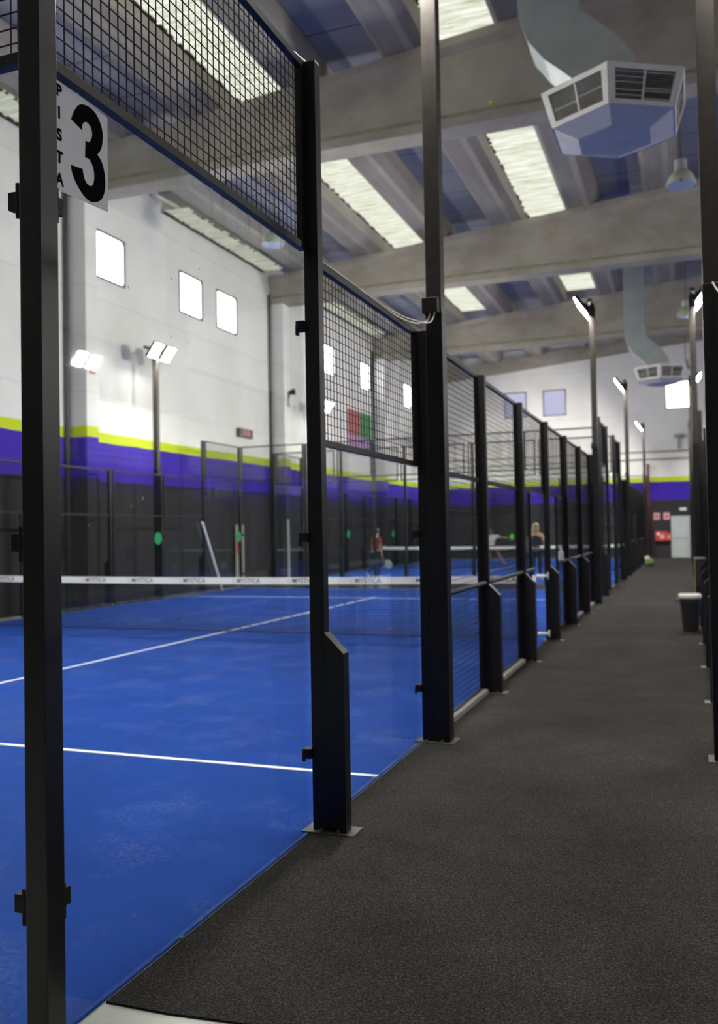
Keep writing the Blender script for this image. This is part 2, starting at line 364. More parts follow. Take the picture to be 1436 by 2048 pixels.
# ribs and panels on the beams
P0 = -9.55; PITCHX = 2.18
ribs = [P0 + PITCHX*i for i in range(11)]
STAIN = mat('tan_stain', (0.44, 0.37, 0.26), 0.9, nscale=6, col2=(0.36, 0.34, 0.32), stretch=(1, .25, 1))
for xc in ribs:
    z = ztop(xc) + .01
    prof = [(xc-.33, z), (xc+.30, z), (xc+.46, z+.15), (xc+.46, z+.2), (xc+.50, z+.5), (xc-.50, z+.5), (xc-.46, z+.2), (xc-.46, z+.15)]
    r = struct(MB().prism(prof, YN+.02, YB-.02), 'ceiling_beam', RIBC)
    MB().loft([[(xc+.12, yy, z-.004), (xc+.27, yy, z-.004), (xc+.27, yy, z+.004), (xc+.12, yy, z+.004)] for yy in (YN+.1, YB-.1)]).obj('stain', STAIN, r)
def seams(name, base):
    m = bpy.data.materials.new(name); m.use_nodes = True; nt = m.node_tree; b = nt.nodes['Principled BSDF']
    g = nt.nodes.new('ShaderNodeNewGeometry'); s = nt.nodes.new('ShaderNodeSeparateXYZ'); nt.links.new(g.outputs['Position'], s.inputs[0])
    mo = nt.nodes.new('ShaderNodeMath'); mo.operation = 'PINGPONG'; mo.inputs[1].default_value = .72; nt.links.new(s.outputs[1], mo.inputs[0])
    lt = nt.nodes.new('ShaderNodeMath'); lt.operation = 'LESS_THAN'; lt.inputs[1].default_value = .02; nt.links.new(mo.outputs[0], lt.inputs[0])
    mx = nt.nodes.new('ShaderNodeMixRGB'); mx.inputs[1].default_value = (*base, 1); mx.inputs[2].default_value = (base[0]*.3, base[1]*.3, base[2]*.35, 1)
    nt.links.new(lt.outputs[0], mx.inputs[0]); nt.links.new(mx.outputs[0], b.inputs['Base Color']); b.inputs['Roughness'].default_value = .85
    return m
PANELS = seams('roof_panels', (0.27, 0.275, 0.315))
ceil = MB(); GRIME = mat('dark_grime', (.035, .03, .02), .9)
for i in range(-1, len(ribs)):
    xa = (ribs[i] if i >= 0 else XL-.5) + .38; xb = (ribs[i+1] if i+1 < len(ribs) else XR+.3) - .38
    if xb > XR: xb = XR
    xa = max(xa, XL)
    z = ztop((xa+xb)/2) + .46
    if i % 2 == 0 or i >= 9 or i == 5:
        ceil.box(xa, xb, YN, YB, z, z+.06)
    else:
        for k, by in enumerate(BEAM_Y):
            y0 = by+.25; y1 = (BEAM_Y[k+1] if k+1 < len(BEAM_Y) else YB) + .25
            zs = z
            if i == -1: y0 += 3.5; y1 -= .75; zs = ztop(-10.4)+.03; ceil.box(xa, xb, y1, y1+4.25, z, z+.06)
            if k == len(BEAM_Y)-1: y0 += 2.2; y1 -= 4.0; ceil.box(xa, xb, y1, YB, z, z+.06); ceil.box(xa, xb, y0-2.2, y0, z, z+.06)
            if k == 0: ceil.box(xa, xb, YN, y0, z, z+.06)
            so = MB(); ny = 60
            for j in range(ny):
                ya = y0+(y1-y0)*j/ny; yb = y0+(y1-y0)*(j+1)/ny; zz = zs+.02*(j % 2); z2 = zs+.02*((j+1) % 2)
                q = len(so.v); so.v += [(xa+.07, ya, zz), (xb-.07, ya, zz), (xb-.07, yb, z2), (xa+.07, yb, z2)]; so.f.append((q, q+1, q+2, q+3))
            so = so.obj('skylight', SKYLD if i == -1 else SKYL); so['kind'] = 'structure'
            rnd = random.Random(7*i+k); gq = MB(); nn = 90
            for j in range(nn):
                ya = y0+(y1-y0)*j/nn; yb = y0+(y1-y0)*(j+1)/nn
                gq.box(xa+.05, xa+.10+rnd.random()*.08, ya, yb, zs-.03, zs-.01)
                if rnd.random() < .35: gq.box(xb-.09-rnd.random()*.04, xb-.05, ya, yb, zs-.03, zs-.01)
            gq.obj('edge_grime', GRIME, so)
struct(ceil, 'ceiling', PANELS)
struct(MB().prism([(XL-.3, 10.9), (9, 12.5), (XR+.3, 12.0), (XR+.3, 12.3), (9, 12.8), (XL-.3, 11.2)], YN-.3, YB+.3), 'roof', PANELC)

# ------------------------------------------------------------------ court floors and carpet
COURTS = {'near': (-10.0, 0.0, 0.0), 'second': (-10.0, 0.0, 22.3), 'opp_near': (2.19, 12.19, 0.0), 'opp_second': (2.19, 12.19, 22.3)}
def court_floor(x0, x1, y0, label):
    t = empty('court_turf', ((x0+x1)/2, y0+10, 0), 0, label, 'court floor', 'blue court floors')
    MB().box(-5, 5, -10, 10, -.012, 0).obj('turf', TURF, t)
    for s in (-1, 1): MB().box(-4.99, 4.99, s*6.95-.025, s*6.95+.025, 0, .003).obj('service_line', LINE, t)
    MB().box(-.025, .025, -7.15, 7.15, 0, .0035).obj('centre_line', LINE, t)
court_floor(-10, 0, 0, 'blue artificial turf of the padel court numbered 3, white lines')
court_floor(-10, 0, 22.3, 'blue artificial turf where the people play, beyond the first court')
court_floor(2.19, 12.19, 0, 'blue turf on the other side of the walkway, near end')
court_floor(2.19, 12.19, 22.3, 'blue turf on the other side of the walkway, far end by the door wall')
cp = MB()
cp.prism([(0.012, .27), (.25, .275), (.6, .31), (1.0, .22), (1.5, .1), (2.17, -.1), (2.17, YB-.02), (0.012, YB-.02)], -.012, .002, 'z')
tag(cp.obj('walkway_carpet', CARPET), 'dark grey speckled carpet runner along the walkway between the fences', 'carpet')
tag(MB().box(-10.04, -.02, 20.12, 22.16, -.012, .002).obj('walkway_carpet', CARPET), 'dark carpet strip in the gap between the two blue courts', 'carpet')
tag(MB().box(-10.78, -10.06, YN+.1, 43, -.012, .001).obj('walkway_carpet', CARPET), 'dark carpet strip between the white wall and the far court fence', 'carpet')

# ------------------------------------------------------------------ fence modules (local: x outward, y along the fence, z up)
ORD = ['first', 'second', 'third', 'fourth', 'fifth', 'sixth', 'seventh', 'eighth', 'ninth', 'tenth', 'eleventh']
PROTO = {}
def post(kind):
    """kinds: tall (4 m), tall_plain, mid (3 m), wide (3 m, stands beside a lamp pole), net"""
    if kind in PROTO: return PROTO[kind], True
    t = empty('fence_post'); h = 4.0 if kind.startswith('tall') else 3.0
    a, b = .005, .085
    MB().box(a, b, 0, .07, .008, h).obj('upright', BLACK, t, bevel=.003)
    if kind in ('tall', 'mid', 'net'):
        MB().prism([(b, .008), (b+.105, .008), (b+.105, .915), (b, 1.02)], -.004, .074, 'y').obj('gusset', BLACK, t, bevel=.002)
    MB().box(a-.05, .24 if kind != 'wide' else .068, -.035, .105, 0, .008).obj('base_plate', PLATE, t)
    for xx in (.06, .15) if kind != 'wide' else (.04,):
        MB().tube([(xx, -.018, .008), (xx, -.018, .022)], .011, 6).obj('bolt', BOLT, t)
    if kind.startswith('tall'):
        cl = (.40, 1.51, 2.61)
    elif kind == 'wide': cl = (.39, 1.51)
    else: cl = ()
    for z in cl:
        q = MB().box(-.035, .012, -.03, .03, z-.025, z+.025); q.box(-.045, -.03, -.012, .012, z-.045, z+.01)
        q.obj('clamp', BLACKM, t, bevel=.002)
    if kind == 'net':
        for z in (.10, .885):
            q = MB().tube([(-.10, -.035, z), (.05, -.035, z)], .020, 12); q.tube([(.045, -.035, z), (.062, -.035, z)], .052, 16)
            q.obj('tension_bar', WHITE, t, smooth=False)
    PROTO[kind] = t; return t, False
def place(t, used, x, y, rz, label, cat, group, flip=False):
    o = copy_tree(t) if used else t
    o.location = (x, y, 0); o.rotation_euler.z = rz
    if label: tag(o, label, cat, group)
    return o
WIRE = .0018
def mesh_panel(L, z0, z1, rail=None, name=None, bottom=True):
    key = ('m', L, z0, z1, rail)
    if key in PROTO: return PROTO[key], True
    t = empty('mesh_panel')
    z0 = max(z0, .012)
    f = MB(); s = .036; xa, xb = -.012, .024
    f.box(xa, xb, .008, L-.008, z1-s, z1-.001); f.box(xa, xb, .008, L-.008, z0+.002, z0+s)
    f.box(xa, xb, .008, .008+s, z0+s, z1-s); f.box(xa, xb, L-.008-s, L-.008, z0+s, z1-s)
    if rail: f.box(xa, xb, .008+s, L-.008-s, rail-.018, rail+.018)
    f.obj('frame', BLACK, t)
    wm = MB(); n = int(round((L-.08)/.0488)); k = int(round((z1-z0-.06)/.049))
    for i in range(n+1):
        y = .04+(L-.08)*i/n; wm.box(-WIRE, WIRE, y-WIRE, y+WIRE, z0+.02, z1-.02)
    for j in range(k+1):
        z = z0+.03+(z1-z0-.06)*j/k; wm.box(WIRE*.2, WIRE*2.2, .02, L-.02, z-WIRE, z+WIRE)
    wm.obj('wire_mesh', BLACKM, t)
    PROTO[key] = t; return t, False
def glass_panel(L, z1, dirty=False):
    key = ('g', L, z1, dirty)
    if key in PROTO: return PROTO[key], True
    t = MB().box(-.012, 0, .006, L-.006, .008, z1-.004).obj('glass_panel', GLASSD if dirty else GLASS)
    PROTO[key] = t; return t, False
def handrail(L):
    key = ('h', L)
    if key in PROTO: return PROTO[key], True
    t = MB().tube([(.05, .0, 1.03), (.05, L, 1.03)], .022, 10).obj('handrail', RUBBER, smooth=True)
    PROTO[key] = t; return t, False
def side_fence(ox, oy, rz, where, group, ks=range(11), dirty=False, full=True):
    """ks: which posts, counted from the end nearest the camera; rz 0 looks toward +x, PI toward -x"""
    inv = rz != 0
    for k in ks:
        kind = 'tall' if k in (0, 1, 9, 10) else 'wide' if k in (2, 8) else 'net' if k == 5 else 'mid'
        if k in (0, 10): kind = 'tall_plain'
        t, u = post(kind); y = oy+2*k
        if k == 0: y -= .09
        what = {'tall_plain': 'plain tall black corner post', 'tall': 'tall black post with gusset', 'wide': 'black post beside the floodlight pole',
                'net': 'black post with white net bars', 'mid': 'shorter black post with gusset'}[kind]
        place(t, u, ox, y+(.07 if inv else 0), rz, '%s, %s along %s' % (what, ORD[k], where), 'fence post', 'fence posts of ' + group)
    for k in range(10):
        if k not in ks and k+1 not in ks: continue
        y = oy+2*k+.07; L = 1.93
        if k == 0: y = oy-.01; L = 2.01
        def put(pr, label, cat, yy=y, LL=L):
            place(pr[0], pr[1], ox, yy+(LL if inv else 0), rz, label, cat, 'fence panels of ' + group)
        bay = '%s bay of %s' % (ORD[k], where)
        if k in (0, 9):
            put(glass_panel(L, 3.0, dirty), 'tall clear glass panel, ' + bay, 'glass panel')
            put(mesh_panel(L, 3.0, 4.0), 'wire mesh above tall glass, ' + bay, 'mesh panel')
        elif k in (1, 8):
            put(glass_panel(L, 2.0, dirty), 'lower clear glass panel, ' + bay, 'glass panel')
            put(mesh_panel(L, 2.0, 3.0), 'wire mesh above low glass, ' + bay, 'mesh panel')
        elif k in (4, 5):
            put(mesh_panel(L, 2.0, 3.0), 'wire mesh over the entrance, ' + bay, 'mesh panel')
            yy = oy+8.07 if k == 4 else oy+11.2
            put(mesh_panel(.8, 0, 2.0), 'narrow wire mesh beside the entrance, ' + bay, 'mesh panel', yy, .8)
        else:
            put(mesh_panel(L, 0, 3.0, 2.0), 'full height wire mesh, ' + bay, 'mesh panel')
    if full:
        for a, b, nm in ((4.22, 8.87, 'before the entrance'), (11.2, 15.9, 'past the entrance')):
            pr = handrail(round(b-a, 2)); place(pr[0], pr[1], ox+(.0), oy+(b if inv else a), rz, 'dark tubular handrail %s of %s' % (nm, where), 'handrail', 'handrails of ' + group)
def end_fence(ox, oy, rz, where, group, ks, sgn):
    """end wall running from (ox,oy) toward -x; rz = -90 faces -y, +90 faces +y"""
    for k in ks:
        x = ox-2*k
        if k in (1, 2, 3, 4):
            t, u = post('tall'); place(t, u, x+(.035 if rz > 0 else -.035)+(.19 if oy == 22.3 else 0), oy, rz, 'tall black post with cut gusset, %s along %s' % (ORD[k-1], where), 'fence post', 'fence posts of ' + group)
        L = 1.93; xx = x-.035
        if k == 0: xx = x-.012; L = 1.95
        yy = (xx if rz > 0 else xx-L)
        pr = glass_panel(L, 3.0); place(pr[0], pr[1], yy, oy, rz, 'three metre glass panel, %s along %s' % (ORD[k], where), 'glass panel', 'fence panels of ' + group)
        pr = mesh_panel(L, 3.0, 4.0); place(pr[0], pr[1], yy, oy, rz, 'wire mesh panel over the glass, %s along %s' % (ORD[k], where), 'mesh panel', 'fence panels of ' + group)
# corner post in front at left, seen at its edge
def corner_post():
    t = empty('fence_post', (0, 0, 0), 0, 'massive black square corner post in front of the PISTA 3 sign', 'fence post', 'fence posts of the walkway side of court 3')
    MB().box(.003, .080, -.090, -.010, .008, 4.2).obj('upright', BLACK, t, bevel=.003)
    MB().box(-.06, .12, -.14, .03, 0, .008).obj('base_plate', PLATE, t)
    for z in (.42, 1.52, 2.58):
        q = MB().box(-.108, -.055, -.014, .014, z-.028, z+.028); q.box(-.075, .003, -.022, -.013, z-.014, z+.014); q.box(-.07, -.058, -.024, -.014, z-.06, z+.05); q.obj('clamp', BLACKM, t, bevel=.002)
        q = MB().box(-.014, .014, .05, .098, z-.028, z+.028); q.box(.012, .022, -.012, .075, z-.014, z+.014); q.box(.013, .024, .05, .064, z-.06, z+.05); q.obj('clamp', BLACKM, t, bevel=.002)
corner_post()
W1, W2 = "the front court's walkway side", "the players' court walkway side"
side_fence(0, 0, 0, W1, W1, range(1, 11), dirty=True)
side_fence(0, 22.3, 0, W2, W2)
W1, W2 = "the front court's window side", "the players' court window side"
side_fence(-10, 0, PI, W1, W1, range(5, 11), full=False)
side_fence(-10, 22.3, PI, W2, W2, full=False)
W1, W2 = "the fence across the walkway", "the opposite fence past the gap"
side_fence(2.19, 0, PI, W1, W1, range(2, 11), full=False)
side_fence(2.19, 22.3, PI, W2, W2, full=False)
end_fence(0, 0, -PI/2, "the front court's near end wall", "the front court's near end wall", [0], -1)
end_fence(0, 20, PI/2, "the front court's far end wall", "the front court's far end wall", range(5), 1)
end_fence(0, 22.3, -PI/2, "the players' court near end wall", "the players' court near end wall", range(5), -1)
end_fence(0, 42.3, PI/2, "the players' court back end wall", "the players' court back end wall", range(5), 1)
# grey kerb bars under the mesh bays by the walkway
for k, yy in enumerate((4.07, 6.07, 12.07, 14.07)):
    tag(MB().box(.03, .075, yy+.05, yy+1.88, .004, .045).obj('kerb_bar', KERB), 'grey kerb bar at the foot of the %s full mesh bay beside the walkway' % ORD[k], 'kerb', 'kerb bars under the mesh')

for y0, y1, nm in ((.1, 20.0, 'front'), (22.4, 42.2, "players'")):
    tag(MB().box(-10.045, -10.0, y0, y1, -.012, .055).obj('kerb_bar', KERB), 'long grey kerb at the foot of the window side fence, %s court' % nm, 'kerb', 'long kerbs')
# ------------------------------------------------------------------ floodlight poles
def flood_pole():
    if 'pole' in PROTO: return PROTO['pole'], True
    t = empty('floodlight_pole')
    MB().box(.09, .215, -.01, .11, .008, 3.12).obj('lower_pole', BLACK, t, bevel=.004)
    MB().box(.095, .21, -.005, .105, 3.12, 6.0).obj('upper_pole', POLEM, t, bevel=.004)
    MB().box(.07, .25, -.05, .15, 0, .008).obj('base_plate', PLATE, t)
    MB().tube([(.16, -.03, .008), (.16, -.03, .024)], .011, 6).obj('bolt', BOLT, t)
    jb = MB().box(.08, .20, -.075, -.005, 3.11, 3.22).obj('junction_box', BLACK, t, bevel=.006)
    MB().box(.11, .19, -.4, .5, 6.0, 6.05).obj('crossbar', BLACK, t)
    for yc in (-.22, .32):
        h = empty('lamp_head'); h.parent = t; h.location = (.0, yc, 5.98); h.rotation_euler = (0, math.radians(54), 0)
        MB().box(-.20, .20, -.17, .17, -.045, .03).obj('housing', BLACK, h, bevel=.01)
        MB().box(-.185, .185, -.155, .155, -.052, -.046).obj('lens', LENS, h)
        MB().box(.0, .16, -.03, .03, .03, .07).obj('bracket', BLACK, h)
    PROTO['pole'] = t; return t, False
for x, y0, rz, lab in ((0, 4.0, 0, 'bare black floodlight pole in front, its lamps out of the picture'), (0, 16.0, 0, 'floodlight pole at the far third of court 3, lamp seen edge on'),
                       (-10, 4.0, PI, 'floodlight pole on the wall side of court 3, near end'), (-10, 16.0, PI, 'floodlight pole with two dazzling lamps before the white window wall'),
                       (0, 26.3, 0, 'floodlight pole rising at the near end of court 2, oval lit lamp'), (0, 38.3, 0, 'smallest floodlight pole, by the far end of court 2'),
                       (-10, 26.3, PI, 'floodlight pole with glaring lamp seen through the mesh above the glass'), (-10, 38.3, PI, 'floodlight pole in the far corner before the back wall'),
                       (2.19, 4.0, PI, 'thick floodlight pole cut by the picture edge with cables at its box'), (2.19, 16.0, PI, 'slim floodlight pole on the opposite fence, tan sheen in its upper paint'),
                       (2.19, 26.3, PI, 'opposite fence pole whose lit lamp shows past the slim pole'), (2.19, 38.3, PI, 'farthest opposite fence floodlight pole by the grey door'),
                       (12.19, 16.0, 0, 'floodlight pole across the opposite court, far end')):
    t, u = flood_pole(); place(t, u, x, y0+(.10 if rz else 0), rz, lab, 'floodlight', 'court floodlight poles')

# cables along the top of the fence
def cable(name, pts, r, label):
    P = [Vector(p) for p in pts]; out = []
    for i in range(len(P)-1):
        p0, p1, p2, p3 = P[max(i-1, 0)], P[i], P[i+1], P[min(i+2, len(P)-1)]
        for j in range(6):
            t = j/6; out.append(.5*((2*p1)+(p2-p0)*t+(2*p0-5*p1+4*p2-p3)*t*t+(3*p1-p0-3*p2+p3)*t**3))
    out.append(P[-1]); return tag(MB().tube(out, r, 8).obj(name, CABLE, smooth=True), label, 'cable')
cable('power_cable', [(.14, 3.95, 3.12), (.12, 3.93, 3.05), (.06, 3.8, 3.01), (.012, 3.5, 3.006), (.01, 3.0, 3.005), (.01, 2.1, 3.005)], .006, 'beige cable along the lower mesh top, running up to the junction box')
cable('power_cable', [(.18, 3.94, 3.12), (.15, 3.90, 3.03), (.08, 3.7, 3.01), (.022, 3.3, 3.006), (.02, 2.6, 3.008), (.02, 2.1, 3.005)], .005, 'thinner beige cable beside it on the lower mesh top')
cable('power_cable', [(.03, 2.05, 4.006), (.012, 1.9, 4.006), (.0, 1.7, 4.02), (.01, 1.4, 4.005), (.01, .8, 4.006), (.01, .1, 4.005)], .006, 'beige cable tied along the top of the tallest mesh panel')
cable('power_cable', [(2.04, 3.98, 3.12), (2.08, 3.94, 3.04), (2.15, 3.8, 3.0), (2.18, 3.4, 3.006), (2.18, 2.4, 3.005)], .006, 'beige cable under the box of the pole cut by the picture edge')

# ------------------------------------------------------------------ nets
TXT = mat('grey_print', (0.06, 0.06, 0.065), 0.6)
def net(oy, label, letters=True):
    t = empty('padel_net', (-5, oy, 0), 0, label, 'net', 'court nets')
    ztp = lambda x: .855+.035*(x/5)**2
    b = MB(); N = 24
    b.loft([[(-4.98+9.86*i/N, -.008, ztp(-4.98+9.86*i/N)-.105), (-4.98+9.86*i/N, .008, ztp(-4.98+9.86*i/N)-.105), (-4.98+9.86*i/N, .008, ztp(-4.98+9.86*i/N)), (-4.98+9.86*i/N, -.008, ztp(-4.98+9.86*i/N))] for i in range(N+1)])
    band = b.obj('net_band', WHITE, t)
    nt_ = MB(); r = .0027
    for i in range(247): xq = -4.96+.04*i; nt_.box(xq-r, xq+r, -r, r, .02, ztp(xq)-.1)
    for j in range(19): z = .03+.0395*j; nt_.box(-4.98, 4.88, -r, r, z-r, z+r)
    nt_.obj('netting', BLACKM, t); MB().box(-4.98, 4.88, -.004, .004, .012, .022).obj('bottom_cord', BLACKM, t)
    if letters:
        for xw in (-9.3, -8.35, -7.41, -6.5, -5.53, -4.57, -3.62, -2.6, -1.66, -.62):
            xl = xw+5; z = ztp(xl)-.053
            text_obj('lettering', 'MYSTICA', .10, TXT, band, face_ny(xl+.03, -.0095, z), .0004, .0012)
            ring = MB(); k = 16
            ring.loft([[(xl-.215+.034*math.cos(2*PI*i/k), -.0092, z+.034*math.sin(2*PI*i/k)), (xl-.215+.027*math.cos(2*PI*i/k), -.0092, z+.027*math.sin(2*PI*i/k)),
                        (xl-.215+.027*math.cos(2*PI*i/k), -.0098, z+.027*math.sin(2*PI*i/k)), (xl-.215+.034*math.cos(2*PI*i/k), -.0098, z+.034*math.sin(2*PI*i/k))] for i in range(k+1)], cap=False)
            ring.obj('emblem', mat_grey, band)
    return t
mat_grey = mat('pale_grey_print', (0.4, 0.4, 0.4), 0.6)
net(10.0, 'padel net across court 3 with white lettered band')
net(32.3, 'small far net of court 2, white top band', False)
t_ = net(10.0, 'padel net of the court across the walkway', False); t_.location.x = 7.19

# ------------------------------------------------------------------ PISTA 3 sheet
PAPER = mat('white_sheet', (0.88, 0.86, 0.86), 0.7); INK = mat('black_ink', (0.010, 0.009, 0.009), 0.95, spec=0.0)
G3 = [(0.1525,2.8924),(0.1619,2.9142),(0.1746,2.9359),(0.1968,2.9602),(0.233,2.9729),(0.2726,2.9707),(0.3012,2.9501),(0.3171,2.9161),(0.3146,2.8779),(0.3041,2.8514),(0.2874,2.8299),(0.3105,2.8131),(0.3246,2.7815),(0.3293,2.7422),(0.3203,2.7055),(0.3021,2.6788),(0.2729,2.6612),(0.2387,2.6548),(0.2001,2.6699),(0.1733,2.6922),(0.155,2.7171),(0.1485,2.741),(0.208,2.7498),(0.2121,2.7316),(0.2229,2.7141),(0.2424,2.7068),(0.2595,2.7149),(0.2685,2.7382),(0.2678,2.7636),(0.2579,2.7853),(0.2411,2.7969),(0.2215,2.7946),(0.2253,2.852),(0.2421,2.8535),(0.2566,2.8723),(0.2598,2.8937),(0.2516,2.9103),(0.232,2.9163),(0.2151,2.9072),(0.2083,2.8935),(0.2075,2.8787)]
def smooth_poly(P, corners):
    out = []; n = len(P)
    for i in range(n):
        p0, p1, p2, p3 = P[i-1], P[i], P[(i+1) % n], P[(i+2) % n]
        if i in corners: p0 = p1
        if (i+1) % n in corners: p3 = p2
        for t in (0, .25, .5, .75):
            out.append(tuple(.5*((2*p1[c])+(-p0[c]+p2[c])*t+(2*p0[c]-5*p1[c]+4*p2[c]-p3[c])*t*t+(-p0[c]+3*p1[c]-3*p2[c]+p3[c])*t**3) for c in (0, 1)))
    return out
def digit_mesh(poly, x, name, parent):
    from mathutils.geometry import tessellate_polygon
    tri = tessellate_polygon([[Vector((y, z, 0)) for y, z in poly]])
    me = bpy.data.meshes.new(name); me.from_pydata([(x, y, z) for y, z in poly], [], [tuple(t) for t in tri]); me.materials.append(INK)
    o = bpy.data.objects.new(name, me); SC.collection.objects.link(o); o.parent = parent
    sm = o.modifiers.new('solid', 'SOLIDIFY'); sm.thickness = .0006; sm.offset = 0
    return o
sh = empty('court_sign', (0, 0, 0), 0, 'white sheet reading PISTA and a large black 3, on the glass', 'sign', 'court number sheets')
MB().prism([(.045, 2.992), (.346, 2.981), (.343, 2.652), (.045, 2.634)], .001, .0025, 'x').obj('sheet', PAPER, sh)
digit_mesh(smooth_poly(G3, {0, 10, 21, 22, 31, 32, 40}), .0032, 'numeral', sh)
for i, ch in enumerate('PISTA'):
    text_obj('letter', ch, .052, INK, sh, face_x(.0029, .094, 2.958-.0715*i), .0003, .0022)
s2 = empty('court_sign', (0, 22.3, 0), 0, 'small far white sheet with a black 2, on the glass of court 2', 'sign', 'court number sheets')
MB().box(.001, .0025, .10, .40, 2.62, 2.98).obj('sheet', PAPER, s2)
text_obj('numeral', '2', .42, INK, s2, face_x(.0029, .265, 2.80), .0003, .012)

# ------------------------------------------------------------------ hexagonal air diffusers with duct
def diffuser(y, label):
    t = empty('air_diffuser', (1.12, y, 0), 0, label, 'air diffuser', 'ceiling air diffusers')
    zb, zt, rb, rt = 6.46, 6.88, .81, .95
    def hexp(r, z, a=0): return [Vector((r*math.cos(math.radians(30+60*i)), r*math.sin(math.radians(30+60*i)), z)) for i in range(6)]
    body = MB()
    body.loft([hexp(rb-.03, zb+.01), hexp(rt-.03, zt-.01)]); body.obj('core', DARKIN, t)
    fr = MB(); B, T = hexp(rb, zb), hexp(rt, zt)
    for i in range(6):
        j = (i+1) % 6
        def P(u, v): # u along, v up on the face
            return (B[i].lerp(B[j], u)).lerp(T[i].lerp(T[j], u), v)
        nrm = (B[j]-B[i]).cross(T[i]-B[i]).normalized()
        def bar(u0, u1, v0, v1, off=.012, dep=.03):
            q = [P(u0, v0), P(u1, v0), P(u1, v1), P(u0, v1)]
            fr.loft([[p-nrm*dep for p in q], [p+nrm*off for p in q]])
        bar(0, 1, 0, .13); bar(0, 1, .87, 1); bar(0, .09, .13, .87); bar(.91, 1, .13, .87); bar(.49, .515, .13, .87, .002)
        lv = MB(); l2 = MB(); rn = random.Random(i+3)
        for half in ((.10, .49), (.515, .90)):
            for s in range(11):
                v = .16+.064*s; q = [P(half[0], v), P(half[1], v), P(half[1], v+.03), P(half[0], v+.03)]
                (l2 if rn.random() < .25 else lv).loft([[p-nrm*.026 for p in q], [p-nrm*.004 for p in q]])
        lg = lv.obj('grille', GRILLE, t); l2.obj('louvre', CREAM2, lg)
    fr.obj('frame', CREAM, t)
    bt = MB(); bt.loft([hexp(rb-.005, zb+.012), hexp(rb-.005, zb), hexp(rb*.62, zb-.115), hexp(rb*.60, zb-.12)]); bt.obj('bottom_tray', CREAM, t)
    tp = MB(); tp.loft([hexp(rt-.005, zt-.01), hexp(rt-.005, zt+.012)]); tp.obj('top_lid', CREAM, t)
    # duct: straight drop then sweep to the middle of the diffuser
    path = [(-.78, 11.32), (-.78, 9.6), (-.78, 8.35), (-.77, 8.05), (-.70, 7.82), (-.55, 7.62), (-.36, 7.45), (-.18, 7.27), (-.05, 7.08), (0, 6.89)]
    rings = []; hw, hd = .345, .33
    for k, (px, pz) in enumerate(path):
        a = path[max(k-1, 0)]; b = path[min(k+1, len(path)-1)]; d = Vector((b[0]-a[0], 0, b[1]-a[1])).normalized(); nx = Vector((-d.z, 0, d.x))
        if k == len(path)-1: nx = Vector((1, 0, 0))
        c = Vector((px, 0, pz)); rings.append([c-nx*hw+Vector((0, -hd, 0)), c+nx*hw+Vector((0, -hd, 0)), c+nx*hw+Vector((0, hd, 0)), c-nx*hw+Vector((0, hd, 0))])
    d = MB().loft(rings).obj('duct', METALG, t)
    fl = MB()
    for pz in (8.35, 9.6): fl.box(-.78-.36, -.78+.36, -.35, .35, pz-.012, pz+.012)
    fl.obj('duct_flange', METALG, t)
diffuser(9.15, 'large hexagonal cream air diffuser on a curved metal duct, blue-lit underside')
diffuser(29.3, 'small far hexagonal air diffuser hanging before the white back wall')

# ------------------------------------------------------------------ bell pendant lamps
SHADE = mat('pale_green_shade', (0.42, 0.45, 0.34), 0.4, nscale=4, namt=.15); DIFF = mat('lamp_glass', (0.35, 0.42, 0.6), 0.2)
def bell(x, y, z, zc, label):
    t = empty('bay_lamp', (x, y, z), 0, label, 'ceiling lamp', 'bell shaped bay lamps')
    k = 24; prof = [(.27, 0), (.275, .02), (.25, .10), (.20, .19), (.13, .25), (.09, .27)]
    MB().loft([[(r*math.cos(2*PI*i/k), r*math.sin(2*PI*i/k), q) for i in range(k)] for r, q in prof]).obj('shade', SHADE, t, smooth=True)
    MB().tube([(0, 0, -.006), (0, 0, .006)], .26, 24).obj('diffuser', DIFF, t)
    MB().tube([(0, 0, .27), (0, 0, .47)], .115, 16).obj('ballast', METALG, t)
    MB().tube([(0, 0, .47), (0, 0, zc-z)], .012, 8).obj('stem', PLATE, t)
    for a in (30, 150, 270):
        MB().box(-.012, .012, -.012, .012, -.02, .02).obj('clip', BLACKM, t, loc=(.27*math.cos(math.radians(a)), .27*math.sin(math.radians(a)), .0))
bell(1.90, 15.5, 8.0, 11.515, 'bell shaped bay lamp hanging beside the large air diffuser')
bell(1.98, 26.5, 7.95, 11.515, 'bell lamp half hidden behind the slim opposite floodlight pole')
bell(1.95, 36.3, 7.9, 11.515, 'tiny bell lamp beside the far air diffuser')
bell(-7.2, 16.6, 8.38, ztop(-7.37)+.01, 'bell lamp seen through the mesh near the tall post')

# ------------------------------------------------------------------ wall things
RED = mat('red_print', (0.55, 0.05, 0.04), 0.5); GRN = mat('green_print', (0.03, 0.22, 0.07), 0.5); BLU = mat('blue_print', (0.10, 0.16, 0.42), 0.5); PNK = mat('pink_sheet', (0.62, 0.36, 0.36), 0.6)
po = empty('wall_banner', (XL, 32, 0), 0, 'red, green and blue printed banner on the white wall behind the mesh', 'banner')
MB().box(.004, .02, -1.4, 0.0, 5.45, 6.5).obj('red_field', mat('faded_red', (0.48, 0.12, 0.12), .6, nscale=3, namt=.3), po)
MB().box(.004, .02, 0.0, 1.42, 5.45, 6.5).obj('green_field', GRN, po)
MB().box(.004, .02, -1.4, 1.15, 4.78, 5.45).obj('blue_field', mat('pale_blue_print', (0.25, 0.26, 0.55), .6, nscale=4, col2=(.5, .2, .3)), po)
sb = empty('scoreboard', (XL, 21.75, 4.6), 0, 'small dark scoreboard with red digits on the white wall', 'scoreboard')
